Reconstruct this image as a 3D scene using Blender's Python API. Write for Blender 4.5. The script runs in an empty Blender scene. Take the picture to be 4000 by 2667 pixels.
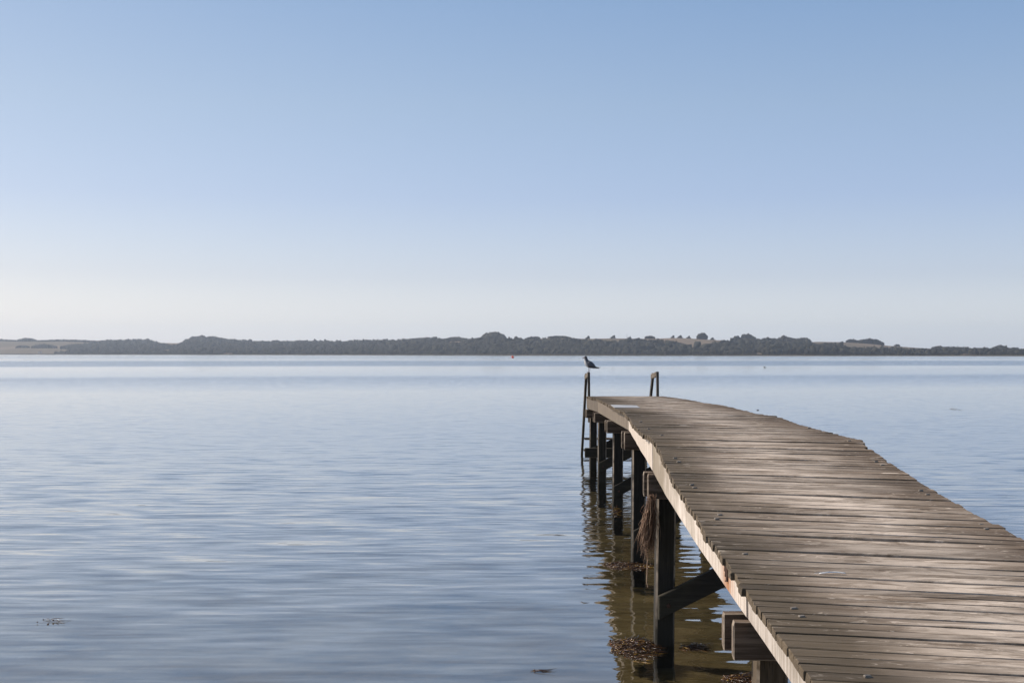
import bpy, bmesh, math, random
import numpy as np
from mathutils import Vector, noise as mnoise

random.seed(7)
rng = np.random.default_rng(7)
scene = bpy.context.scene
COL = scene.collection

# ------------------------------------------------------------------ camera, sky, sun
H = 2.2            # eye height above the water
F = 5000.0         # focal length in pixels of a 4000 px wide frame
HORIZON = 1383.0
cam_d = bpy.data.cameras.new('camera')
cam_d.lens = 36.0 * F / 4000.0
cam_d.sensor_width = 36.0
cam_d.shift_y = (HORIZON - 1333.5) / 4000.0
cam_d.clip_start = 0.05
cam_d.clip_end = 30000
cam = bpy.data.objects.new('camera', cam_d)
COL.objects.link(cam)
cam.location = (0, 0, H)
cam.rotation_euler = (math.radians(90), math.radians(-0.05), 0)
scene.camera = cam

SUN_EL, SUN_AZ = math.radians(40), math.radians(-68)    # azimuth from +Y, negative = left
world = bpy.data.worlds.new('World')
scene.world = world
world.use_nodes = True
wn = world.node_tree
bg = wn.nodes['Background']
sky = wn.nodes.new('ShaderNodeTexSky')
sky.sky_type = 'NISHITA'
sky.sun_disc = False
sky.sun_elevation = SUN_EL
sky.sun_rotation = SUN_AZ
sky.altitude = 0
sky.air_density = 1.0
sky.dust_density = 0.9
sky.ozone_density = 1.6
# the pale, multiply scattered air light towards the horizon that the sky model leaves out
wtc = wn.nodes.new('ShaderNodeTexCoord')
wsep = wn.nodes.new('ShaderNodeSeparateXYZ')
wn.links.new(wtc.outputs['Generated'], wsep.inputs[0])
wr = wn.nodes.new('ShaderNodeValToRGB')
els = wr.color_ramp.elements
while len(els) < 7: els.new(.5)
for e, (p, c) in zip(els, [(0.0, (4.45, 5.55, 6.95)), (.02, (4.1, 5.35, 6.85)), (.06, (1.9, 3.0, 5.3)), (.12, (1.05, 2.1, 4.8)), (.19, (.95, 1.95, 4.1)), (.27, (.5, 1.55, 3.75)), (.7, (.2, .8, 2.0))]):
    e.position = p
    e.color = (c[0] / 10, c[1] / 10, c[2] / 10, 1)
wn.links.new(wsep.outputs[2], wr.inputs[0])
wm1 = wn.nodes.new('ShaderNodeMix'); wm1.data_type = 'RGBA'; wm1.blend_type = 'MULTIPLY'; wm1.inputs[0].default_value = 1
wn.links.new(sky.outputs[0], wm1.inputs[6]); wm1.inputs[7].default_value = (.96, .75, .53, 1)
wv = wn.nodes.new('ShaderNodeVectorMath'); wv.operation = 'MULTIPLY_ADD'
wn.links.new(wr.outputs[0], wv.inputs[0]); wv.inputs[1].default_value = (10, 10, 10)
wn.links.new(wm1.outputs[2], wv.inputs[2])
wn.links.new(wv.outputs[0], bg.inputs[0])
bg.inputs[1].default_value = 0.10

sun_d = bpy.data.lights.new('sun', 'SUN')
sun_d.energy = 5.0
sun_d.angle = math.radians(0.5)
sun_d.color = (1.0, 0.915, 0.81)
sun = bpy.data.objects.new('sun', sun_d)
COL.objects.link(sun)
sdir = Vector((math.sin(SUN_AZ) * math.cos(SUN_EL), math.cos(SUN_AZ) * math.cos(SUN_EL), math.sin(SUN_EL)))
sun.rotation_euler = sdir.to_track_quat('Z', 'Y').to_euler()
sun.location = sdir * 50

scene.view_settings.view_transform = 'Standard'
scene.view_settings.look = 'None'
scene.view_settings.exposure = 0.0
scene.view_settings.gamma = 1.0
scene.render.engine = 'CYCLES'
scene.cycles.use_denoising = True
scene.cycles.max_bounces = 8
scene.cycles.transparent_max_bounces = 12
scene.cycles.sample_clamp_indirect = 6

# ------------------------------------------------------------------ helpers
def tag(o, label=None, cat=None, group=None, kind=None):
    if label: o['label'] = label
    if cat: o['category'] = cat
    if group: o['group'] = group
    if kind: o['kind'] = kind
    return o

def empty(name, loc=(0, 0, 0)):
    o = bpy.data.objects.new(name, None)
    o.empty_display_size = 0.1
    o.location = loc
    COL.objects.link(o)
    return o

def mesh_obj(name, verts, faces, mat, parent=None, smooth=False, attrs=None, fattrs=None):
    me = bpy.data.meshes.new(name)
    me.from_pydata([tuple(v) for v in verts], [], faces)
    me.update()
    if smooth:
        me.polygons.foreach_set('use_smooth', [True] * len(me.polygons))
    for k, a in (attrs or {}).items():
        me.attributes.new(k, 'FLOAT', 'POINT').data.foreach_set('value', np.asarray(a, dtype=np.float32))
    for k, a in (fattrs or {}).items():
        me.attributes.new(k, 'FLOAT', 'FACE').data.foreach_set('value', np.asarray(a, dtype=np.float32))
    for m in (mat if isinstance(mat, (list, tuple)) else [mat]):
        me.materials.append(m)
    o = bpy.data.objects.new(name, me)
    COL.objects.link(o)
    if parent: o.parent = parent
    return o

class MB:
    """collects shapes into one mesh"""
    def __init__(s):
        s.v, s.f, s.fa, s.va, s.wa = [], [], [], [], []
    def add(s, vs, fs, r=None, across=None, lit_edge=None):
        b = len(s.v)
        s.v += [tuple(v) for v in vs]
        s.f += [tuple(i + b for i in f) for f in fs]
        s.fa += [random.random() if r is None else r] * len(fs)
        s.wa += list(lit_edge) if lit_edge is not None else [0.0] * len(fs)
        s.va += list(across) if across is not None else [0.5] * len(vs)
    def beam(s, a, b, w, h, up=(0, 0, 1), bev=0.006, nseg=1, wob=0.0, r=None):
        """bar of section w x h from a to b (h along up), chamfered edges"""
        a, b = Vector(a), Vector(b)
        d = (b - a).normalized()
        up = Vector(up)
        side = d.cross(up).normalized()
        up2 = side.cross(d).normalized()
        bev = min(bev, w * .3, h * .3)
        x, y = w / 2, h / 2
        prof = [(-x, -y + bev), (-x + bev, -y), (x - bev, -y), (x, -y + bev), (x, y - bev), (x - bev, y), (-x + bev, y), (-x, y - bev)]
        vs, fs = [], []
        n = len(prof)
        ends = [0.0] + [i / nseg for i in range(nseg + 1)] + [1.0]
        L = (b - a).length
        for k, t in enumerate(ends):
            sc = 1.0
            off = 0.0
            if k == 0: off = 0
            p = a.lerp(b, t)
            if k in (0, len(ends) - 1):
                sc = max(0.7, 1 - 2 * bev / min(w, h))
            elif k == 1: p = p + d * min(bev, L * .1)
            elif k == len(ends) - 2: p = p - d * min(bev, L * .1)
            ox, oy = (random.uniform(-wob, wob), random.uniform(-wob, wob)) if wob else (0, 0)
            for (px, py) in prof:
                jx, jy = (random.uniform(-wob, wob) * .6, random.uniform(-wob, wob) * .6) if wob else (0, 0)
                vs.append(p + side * (px * sc + ox + jx) + up2 * (py * sc + oy + jy))
        lit_w = []
        for k in range(len(ends) - 1):
            for i in range(n):
                j = (i + 1) % n
                fs.append((k * n + i, k * n + j, (k + 1) * n + j, (k + 1) * n + i))
                lit_w.append(1.0 if i % 2 == 0 or k in (0, len(ends) - 2) else 0.0)
        fs.append(tuple(reversed(range(n))))
        m = (len(ends) - 1) * n
        fs.append(tuple(m + i for i in range(n)))
        s.add(vs, fs, r, None, lit_w + [.35, .35])
    def tube(s, pts, rads, n=6, r=None, flat=1.0):
        pts = [Vector(p) for p in pts]
        vs, fs = [], []
        for k, p in enumerate(pts):
            d = (pts[min(k + 1, len(pts) - 1)] - pts[max(k - 1, 0)])
            if d.length < 1e-9: d = Vector((0, 0, 1))
            d.normalize()
            ref = Vector((0, 0, 1)) if abs(d.z) < .9 else Vector((1, 0, 0))
            u = d.cross(ref).normalized()
            w = d.cross(u)
            rr = rads[k] if isinstance(rads, (list, tuple)) else rads
            for i in range(n):
                a = 2 * math.pi * i / n
                vs.append(p + u * math.cos(a) * rr + w * math.sin(a) * rr * flat)
        for k in range(len(pts) - 1):
            for i in range(n):
                j = (i + 1) % n
                fs.append((k * n + i, k * n + j, (k + 1) * n + j, (k + 1) * n + i))
        fs.append(tuple(reversed(range(n))))
        m = (len(pts) - 1) * n
        fs.append(tuple(m + i for i in range(n)))
        s.add(vs, fs, r)
    def blob(s, c, r, ry=None, rz=None, sub=1, jit=0.0, rr=None):
        vs, fs = ICO[sub]
        ry = ry or r; rz = rz or r
        out = []
        for v in vs:
            k = 1 + random.uniform(-jit, jit)
            out.append((c[0] + v[0] * r * k, c[1] + v[1] * ry * k, c[2] + v[2] * rz * k))
        s.add(out, fs, rr)
    def build(s, name, mat, parent=None, smooth=False):
        o = mesh_obj(name, s.v, s.f, mat, parent, smooth, attrs={'across': s.va}, fattrs={'rnd': s.fa, 'lit_edge': s.wa})
        return o

def ico(sub):
    bm = bmesh.new()
    bmesh.ops.create_icosphere(bm, subdivisions=sub, radius=1)
    vs = [tuple(v.co) for v in bm.verts]
    fs = [tuple(v.index for v in f.verts) for f in bm.faces]
    bm.free()
    return vs, fs
ICO = {1: ico(1), 2: ico(2), 3: ico(3)}

# ------------------------------------------------------------------ materials
class NT:
    def __init__(s, name):
        s.m = bpy.data.materials.new(name)
        s.m.use_nodes = True
        s.t = s.m.node_tree
        s.t.nodes.clear()
        s.out = s.t.nodes.new('ShaderNodeOutputMaterial')
    def n(s, typ, ins=None, **props):
        nd = s.t.nodes.new(typ)
        for k, v in props.items(): setattr(nd, k, v)
        for k, v in (ins or {}).items():
            sock = nd.inputs[k]
            if isinstance(v, bpy.types.NodeSocket): s.t.links.new(v, sock)
            else: sock.default_value = v
        return nd
    def math(s, op, a, b=None, c=None, clamp=False):
        nd = s.t.nodes.new('ShaderNodeMath'); nd.operation = op; nd.use_clamp = clamp
        for i, v in enumerate((a, b, c)):
            if v is None: continue
            if isinstance(v, bpy.types.NodeSocket): s.t.links.new(v, nd.inputs[i])
            else: nd.inputs[i].default_value = v
        return nd.outputs[0]
    def mix(s, fac, a, b, blend='MIX'):
        nd = s.t.nodes.new('ShaderNodeMix'); nd.data_type = 'RGBA'; nd.blend_type = blend
        for sock, v in ((nd.inputs[0], fac), (nd.inputs[6], a), (nd.inputs[7], b)):
            if isinstance(v, bpy.types.NodeSocket): s.t.links.new(v, sock)
            else: sock.default_value = v if not isinstance(v, tuple) or len(v) == 4 else (*v, 1)
        return nd.outputs[2]
    def ramp(s, fac, stops, interp='LINEAR'):
        nd = s.t.nodes.new('ShaderNodeValToRGB')
        nd.color_ramp.interpolation = interp
        els = nd.color_ramp.elements
        while len(els) < len(stops): els.new(0.5)
        for e, (p, c) in zip(els, stops):
            e.position = p
            e.color = (c, c, c, 1) if isinstance(c, (int, float)) else ((*c, 1) if len(c) == 3 else c)
        s.t.links.new(fac, nd.inputs[0])
        return nd.outputs[0]
    def noise(s, vec, scale, detail=3, rough=0.55, dist=0.0, color=False):
        nd = s.n('ShaderNodeTexNoise', {'Scale': scale, 'Detail': detail, 'Roughness': rough, 'Distortion': dist})
        if vec is not None: s.t.links.new(vec, nd.inputs['Vector'])
        return nd.outputs['Color' if color else 'Fac']
    def coords(s, kind='Object'):
        return s.t.nodes.new('ShaderNodeTexCoord').outputs[kind]
    def mapped(s, vec, scale=(1, 1, 1), loc=(0, 0, 0)):
        nd = s.n('ShaderNodeMapping', {'Scale': scale, 'Location': loc})
        s.t.links.new(vec, nd.inputs['Vector'])
        return nd.outputs[0]
    def attr(s, name):
        return s.n('ShaderNodeAttribute', attribute_name=name).outputs['Fac']
    def surf(s, sock):
        s.t.links.new(sock, s.out.inputs['Surface']); return s.m
    def principled(s, color, rough=0.8, bump=None, bump_d=0.004, bump_s=0.6, spec=0.3, **kw):
        ins = {'Base Color': color if isinstance(color, bpy.types.NodeSocket) else (*color, 1), 'Roughness': rough, 'Specular IOR Level': spec}
        ins.update(kw)
        p = s.n('ShaderNodeBsdfPrincipled', ins)
        if bump is not None:
            b = s.n('ShaderNodeBump', {'Height': bump, 'Distance': bump_d, 'Strength': bump_s})
            s.t.links.new(b.outputs[0], p.inputs['Normal'])
        return s.surf(p.outputs[0])

def wood(name, dark, mid, light, axis='x', wet=False, wear=False, rust=None, moss=0.25, crack=0.5, brown=None):
    """weathered timber with grain along one axis of the object"""
    t = NT(name)
    c = t.coords('Object')
    rnd = t.attr('rnd')
    st = {'x': (1.6, 34, 34), 'y': (34, 1.6, 34), 'z': (34, 34, 1.6)}[axis]
    fine = {'x': (7, 260, 260), 'y': (260, 7, 260), 'z': (260, 260, 7)}[axis]
    off = t.n('ShaderNodeCombineXYZ', {0: t.math('MULTIPLY', rnd, 37.0), 1: t.math('MULTIPLY', rnd, 11.0), 2: t.math('MULTIPLY', rnd, 23.0)}).outputs[0]
    cc = t.n('ShaderNodeVectorMath', {0: c, 1: off}, operation='ADD').outputs[0]
    g1 = t.noise(t.mapped(cc, st), 1.0, 5, .6, .6)
    g2 = t.noise(t.mapped(cc, fine), 1.0, 3, .6)
    blot = t.noise(c, 1.7, 4, .6)
    g = t.math('ADD', t.math('MULTIPLY', g1, .6), t.math('MULTIPLY', g2, .4))
    col = t.mix(t.ramp(g, [(.34, 0.0), (.52, .55), (.68, 1.0)]), dark, mid)
    lf = t.math('MULTIPLY', t.ramp(g1, [(.47, 0.0), (.7, 1.0)]), t.ramp(blot, [(.36, 0.15), (.62, 1.0)]))
    if wear:
        ac = t.attr('across')
        wv = t.noise(t.mapped(c, (.55, .55, .55)), 1.0, 4, .6, .5)
        acn = t.math('ADD', ac, t.math('MULTIPLY', t.math('SUBTRACT', wv, .5), .8))
        w = t.ramp(acn, [(.06, 0.0), (.36, .6), (.62, .92), (.82, .5), (1.0, 0.0)])
        w2 = t.math('MULTIPLY', w, t.ramp(t.noise(t.mapped(cc, (2.2, 9, 4)), 1.0, 6, .7, .9), [(.38, .05), (.57, 1.0)]))
        col = t.mix(t.math('MULTIPLY', w2, .85), col, light)
        pale = t.math('MULTIPLY', t.ramp(t.noise(t.mapped(cc, (7, 26, 20)), 1.0, 4, .7, 1.2), [(.6, 0.0), (.68, 1.0)]), .55)
        col = t.mix(pale, col, tuple(min(1, v * 1.15) for v in light))
        ms = t.math('MULTIPLY', t.ramp(acn, [(.02, 1.0), (.3, 0.0)]), moss)
        col = t.mix(ms, col, (.060, .047, .025))
    else:
        col = t.mix(t.math('MULTIPLY', lf, .8), col, light)
        col = t.mix(t.math('MULTIPLY', t.ramp(blot, [(.5, 0.0), (.75, 1.0)]), moss), col, (.1, .085, .04))
    # dark drying cracks along the grain
    cr = t.ramp(t.noise(t.mapped(cc, tuple(v * (1.0 if v < 50 else .55) for v in fine)), .9, 2, .5, .3), [(.33, 1.0), (.39, 0.0)])
    col = t.mix(t.math('MULTIPLY', cr, crack), col, tuple(v * .3 for v in dark))
    bri = t.math('ADD', .76, t.math('MULTIPLY', rnd, .46))
    col = t.mix(1.0, col, t.n('ShaderNodeCombineColor', {0: bri, 1: bri, 2: bri}).outputs[0], 'MULTIPLY')
    if brown:
        yy = t.n('ShaderNodeSeparateXYZ', {0: t.n('ShaderNodeNewGeometry').outputs['Position']}).outputs[1]
        bf = t.n('ShaderNodeMapRange', {'Value': t.math('ADD', yy, t.math('MULTIPLY', t.math('SUBTRACT', t.noise(t.mapped(c, (8, 2.5, 3)), 1.0, 4, .65), .5), 4.0)), 'From Min': brown[0], 'From Max': brown[1]}).outputs[0]
        col = t.mix(t.math('MULTIPLY', bf, .8), col, t.mix(g1, (.10, .078, .05), (.30, .24, .165)))
    lit_f = t.math('MULTIPLY', t.attr('lit_edge'), t.ramp(t.noise(t.mapped(c, (6, 6, 6)), 1.0, 4, .6), [(.36, .0), (.56, 1.0)]))  # pale colour painted on chamfers and ends, imitating sunlit timber sides
    col = t.mix(t.math('MULTIPLY', lit_f, .75), col, (.40, .33, .26))
    rough = .78
    pos = t.n('ShaderNodeNewGeometry').outputs['Position']
    if wet:
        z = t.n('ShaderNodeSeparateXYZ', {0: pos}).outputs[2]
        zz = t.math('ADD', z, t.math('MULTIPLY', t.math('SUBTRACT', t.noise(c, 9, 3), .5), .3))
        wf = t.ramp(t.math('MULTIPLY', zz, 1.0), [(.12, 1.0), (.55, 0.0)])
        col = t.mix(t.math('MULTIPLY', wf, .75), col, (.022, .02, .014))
    if rust:
        p, r = rust
        d = t.n('ShaderNodeVectorMath', {0: t.n('ShaderNodeVectorMath', {0: pos, 1: p}, operation='SUBTRACT').outputs[0], 1: (1, 1.0, .55)}, operation='MULTIPLY').outputs[0]
        ln = t.n('ShaderNodeVectorMath', {0: d}, operation='LENGTH').outputs['Value']
        ln = t.math('ADD', ln, t.math('MULTIPLY', t.math('SUBTRACT', t.noise(t.mapped(c, (30, 30, 6)), 1.0, 3), .5), r * 1.0))
        rf = t.ramp(t.math('DIVIDE', ln, r), [(.15, 1.0), (1.0, 0.0)])
        col = t.mix(t.math('MULTIPLY', rf, .9), col, (.36, .15, .055))
    bump = t.math('ADD', t.math('MULTIPLY', g1, .5), t.math('SUBTRACT', g2, t.math('MULTIPLY', cr, .8)))
    return t.principled(col, rough, bump, .003, .3, .25)

def simple(name, col, rough=.6, var=.25, scale=8, spec=.3, metallic=0.0, bump=.3):
    t = NT(name)
    c = t.coords('Object')
    nz = t.noise(c, scale, 4, .6)
    f = t.math('ADD', 1 - var, t.math('MULTIPLY', nz, 2 * var))
    cc = t.mix(1.0, col, t.n('ShaderNodeCombineColor', {0: f, 1: f, 2: f}).outputs[0], 'MULTIPLY')
    return t.principled(cc, rough, nz, .003, bump, spec, Metallic=metallic)

M = {}
# ------------------------------------------------------------------ pier geometry from surveyed points
# D is distance / (F*H); everything below is in eye heights H
def W3(X, D, drop): return Vector((X * H, D * F * H, H - drop * H))
BD = [-.00052, .00018, .00053, .000876, .001224, .001637, .001988, .00231]      # bents
def interp(tab):
    xs = np.array([a for a, b in tab]); ys = np.array([b for a, b in tab])
    return lambda d: float(np.interp(d, xs, ys))
dropL = interp([(-.00052, .2865 + .001396 * 440), (.000876, .2865), (.001224, .279), (.001637, .327), (.001988, .348), (.00232, .381)])
dropR = interp([(-.00052, .295 + .001396 * 470), (.000876, .295), (.001224, .2965), (.001637, .3225), (.001988, .350), (.00232, .381)])
edgeL = interp([(-.00052, .47), (.00039, .46), (.000504, .4506), (.000623, .4475), (.00069, .4533), (.000771, .4644), (.000876, .478),
                (.00096, .475), (.001014, .485), (.001056, .492), (.00112, .511), (.00119, .53), (.001238, .545), (.001343, .56), (.00161, .617), (.001794, .644), (.00198, .66), (.002076, .66), (.0023, .670)])
edgeR = interp([(-.00052, 1.18), (.0003, 1.185), (.000592, 1.184), (.00065, 1.166), (.00071, 1.165), (.000789, 1.168), (.000858, 1.180), (.000872, 1.200), (.00092, 1.198), (.00107, 1.21), (.00122, 1.255),
                (.001295, 1.24), (.001504, 1.297), (.00163, 1.32), (.00176, 1.31), (.00197, 1.35), (.0023, 1.367)])
fasX = interp([(-.00052, .50), (.000453, .494), (.00054, .487), (.000665, .4777), (.000786, .4745), (.000876, .482), (.001224, .560), (.001637, .626), (.001988, .664), (.00232, .675)])
fasBot = interp([(-.00052, .4025 + .001396 * 423), (.000876, .4025), (.001224, .3665), (.001637, .419), (.001988, .4507), (.00232, .492)])
skew = interp([(0, .0000125), (.000876, .000009), (.001224, .000004), (.0023, 0)])
TH = .016          # plank thickness

def deck_drop(X, D):
    l, r = edgeL(D), edgeR(D)
    u = (X - l) / (r - l)
    return dropL(D) * (1 - u) + dropR(D) * u
def deck_at(px, py):
    """point of the deck surface seen at a photo pixel"""
    lo, hi = .00012, .0026
    f = lambda D: (py - HORIZON) * D - deck_drop((px - 2000) * D, D)
    prev = lo
    for i in range(1, 800):
        d = lo + (hi - lo) * i / 800
        if f(prev) <= 0 <= f(d) or f(prev) >= 0 >= f(d):
            D = prev + (d - prev) * abs(f(prev)) / (abs(f(prev)) + abs(f(d)) + 1e-12)
            break
        prev = d
    else:
        D = deck_drop(.8, .0008) / (py - HORIZON)
    return W3((px - 2000) * D, D, (py - HORIZON) * D)
def water_at(px, py):
    D = 1.0 / (py - HORIZON)
    return Vector(((px - 2000) * D * H, D * F * H, 0))

fas_rust_D = .000575
rust_p = W3(fasX(fas_rust_D), fas_rust_D, fasBot(fas_rust_D) - .05)
M['deck'] = wood('weathered deck timber', (.100, .070, .045), (.215, .158, .110), (.68, .565, .455), 'x', wear=True, moss=.55, crack=.4)
M['fascia'] = wood('sun bleached board timber', (.34, .285, .235), (.55, .475, .405), (.72, .65, .585), 'z', moss=.1, crack=.35)
M['fascia_rust'] = wood('sun bleached board timber with rust', (.36, .30, .25), (.60, .53, .465), (.76, .70, .64), 'z', moss=.4, crack=.6, brown=(7.4, 9.3), rust=(tuple(rust_p + Vector((0, 0, -.03))), .2))
M['fascia_brown'] = wood('brown weathered board timber', (.095, .073, .054), (.19, .152, .114), (.36, .30, .235), 'z', moss=.35, crack=.4)
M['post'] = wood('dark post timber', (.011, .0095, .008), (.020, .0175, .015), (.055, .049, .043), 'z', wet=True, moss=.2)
M['post_brown'] = wood('brown post timber', (.07, .05, .03), (.13, .095, .06), (.26, .2, .135), 'z', moss=.3, crack=.7)
M['cap'] = wood('brown beam timber', (.055, .037, .025), (.1, .07, .05), (.27, .205, .155), 'x', moss=.1)
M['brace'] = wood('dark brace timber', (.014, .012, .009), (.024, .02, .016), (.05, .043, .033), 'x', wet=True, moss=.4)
M['rail'] = wood('grey rail timber', (.028, .025, .022), (.05, .044, .039), (.10, .09, .08), 'z', wet=True, moss=.1)
M['step'] = wood('brown step timber', (.09, .055, .035), (.15, .095, .06), (.28, .2, .14), 'x', wet=True)
M['bolt'] = simple('weathered bolt', (.2, .17, .14), .6, .4, 30)
M['rust'] = simple('rusty iron', (.06, .03, .02), .85, .5, 60, bump=.8)

pier = empty('pier', W3(.8, .00133, 1.0))
tag(pier, 'long weathered wooden pier of cross planks bending over the calm water', 'pier')
P0 = pier.location.copy()
def loc(v): return Vector(v) - P0

NSEG = 8
def plank(mb, Dc, wD, lj, rj, dz):
    """one deck plank centred at Dc, wD wide"""
    half = wD / 2
    sk = skew(Dc)
    DL, DR = Dc + sk / 2 + random.gauss(0, 1.5e-7), Dc - sk / 2 + random.gauss(0, 1.5e-7)
    XL, XR = edgeL(DL) + lj, edgeR(DR) + rj
    a, b = W3(XL, DL, dropL(DL) - dz), W3(XR, DR, dropR(DR) - dz + random.gauss(0, .0006))
    w = wD * F * H
    th = TH * H
    bev = random.uniform(.0015, .003)
    vs, fs, ac = [], [], []
    bow = random.gauss(0, .0012)
    hD = 4e-6
    slL = -(dropL(Dc + hD) - dropL(Dc - hD)) / (2 * hD * F) + random.gauss(0, .004)
    slR = -(dropR(Dc + hD) - dropR(Dc - hD)) / (2 * hD * F) + random.gauss(0, .004)
    ts = [0] + [i / NSEG for i in range(NSEG + 1)] + [1]
    n = 8
    for k, t in enumerate(ts):
        p = a.lerp(b, t)
        p.z += bow * math.sin(t * math.pi) * 2
        if k == 1: p.x += bev
        if k == len(ts) - 2: p.x -= bev
        endk = k in (0, len(ts) - 1)
        e = bev if endk else 0
        jt = lambda s=.0009: random.gauss(0, s)
        prof = [(-w / 2, -th), (-w / 2 + e * .4, -bev - e), (-w / 2 + bev + e * .4, -e), (-w * .17, -e * .9 + jt()), (w * .17, -e * .9 + jt()), (w / 2 - bev - e * .4, -e), (w / 2 - e * .4, -bev - e), (w / 2, -th)]
        ex = random.gauss(0, .002) if endk else 0
        for (py, pz) in prof:
            vs.append(loc((p.x + ex + (random.gauss(0, .0015) if endk else 0), p.y + py + jt(.0012), p.z + pz + py * (slL + (slR - slL) * t) + jt(.0005))))
            ac.append(t)
    for k in range(len(ts) - 1):
        for i in range(n):
            j = (i + 1) % n
            fs.append((k * n + i, (k + 1) * n + i, (k + 1) * n + j, k * n + j))
    fs.append(tuple(range(n)))
    m = (len(ts) - 1) * n
    fs.append(tuple(m + i for i in reversed(range(n))))
    mb.add(vs, fs, None, ac)

PITCH = .088 / (F * H)
sections = []
for s in range(len(BD) - 1):
    mb = MB()
    d0, d1 = BD[s], BD[s + 1]
    n = max(1, round((d1 - d0) / PITCH))
    pit = (d1 - d0) / n
    run = 0
    for i in range(n):
        g = random.choice([.008, .010, .011, .012, .014, .017]) / (F * H)
        if random.random() < .06: g = .019 / (F * H)
        if s == 4 and i == 0: g = .034 / (F * H)
        Dc = d0 + pit * (i + .5) + (g * .3 if not (s == 4 and i == 0) else g * .5)
        run = run * .7 + random.gauss(0, .0016)
        plank(mb, Dc, pit - g, run + random.gauss(0, .0014), random.gauss(0, .003), abs(random.gauss(0, .0009)) + (.004 if s in (3,) and i == n - 1 else 0))
    o = mb.build('deck_section', M['deck'], pier)
    sections.append(o)

def section_of(v):
    d = v.y / (F * H)
    for s in range(len(BD) - 1):
        if BD[s] <= d < BD[s + 1]: return sections[s]
    return sections[-1]
# bolt heads standing proud of the planks
bolts = [(2812, 2013), (2800, 2029), (2911, 2166), (3101, 2378), (3132, 2410), (2585, 1702), (2637, 1791), (2651, 1805), (2702, 1895), (2714, 1907),
         (2534, 1677), (2503, 1648), (3317, 1723), (3421, 1803), (3446, 1817), (3597, 1916), (3623, 1932), (3833, 2050), (3853, 2067), (2960, 1602), (3160, 1672), (3390, 2645)]
for px, py in bolts:
    p = deck_at(px, py)
    mb = MB()
    q = loc(p)
    mb.beam((q.x - .013, q.y - .004, q.z + .002), (q.x + .013, q.y + .004, q.z + .003), .016, .015, bev=.003, wob=.001)
    mb.build('bolt_head', M['bolt'], section_of(p))

# side boards, one per span, both sides, and the end board
for s in range(len(BD) - 1):
    d0, d1 = BD[s], BD[s + 1]
    mats = {2: 'fascia_rust', 1: 'fascia_rust', 3: 'fascia', 4: 'fascia_brown', 5: 'fascia_brown', 6: 'fascia_brown', 0: 'fascia'}
    for side in (0, 1):
        vs, fs = [], []
        nn = 12
        for k in range(nn + 1):
            D = d0 + (d1 - d0) * k / nn
            if k == 0: D += .02 / (F * H)
            if k == nn: D -= .012 / (F * H)
            x = fasX(D) if side == 0 else edgeR(D) - .03
            top = (dropL(D) if side == 0 else dropR(D)) + TH + .002
            bot = fasBot(D) + (0 if side == 0 else dropR(D) - dropL(D))
            x += random.gauss(0, .0006)
            tkn = .022
            for (xx, zz) in ((x, top), (x - .0015, top + .004), (x, bot - .003), (x + .003, bot), (x + tkn, bot), (x + tkn, top)):
                vs.append(loc(W3(xx, D, zz)))
        for k in range(nn):
            for i in range(6):
                j = (i + 1) % 6
                fs.append((k * 6 + i, k * 6 + j, (k + 1) * 6 + j, (k + 1) * 6 + i))
        fs.append(tuple(reversed(range(6)))); fs.append(tuple(nn * 6 + i for i in range(6)))
        mb = MB(); mb.add(vs, fs)
        o = mb.build('side_board', M[mats[s]], pier)
        if side == 0 and s == 2: o['label'] = 'pale bleached side board with an orange rust stain'
    # inner joists
    for u in (.36, .66):
        mb = MB()
        pt = lambda D: loc(W3(edgeL(D) * (1 - u) + edgeR(D) * u, D, dropL(D) * (1 - u) + dropR(D) * u + TH + .034))
        mb.beam(pt(d0 + 1e-6), pt(d1 - 1e-6), .05, .066 * H)
        mb.build('joist', M['cap'], pier)
mb = MB()
De = .002318
mb.beam(loc(W3(edgeL(De) + .012, De, dropL(De) + TH + .045)), loc(W3(edgeR(De) - .012, De, dropR(De) + TH + .045)), .045, .085 * H)
mb.build('end_board', M['fascia_brown'], pier)

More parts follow.
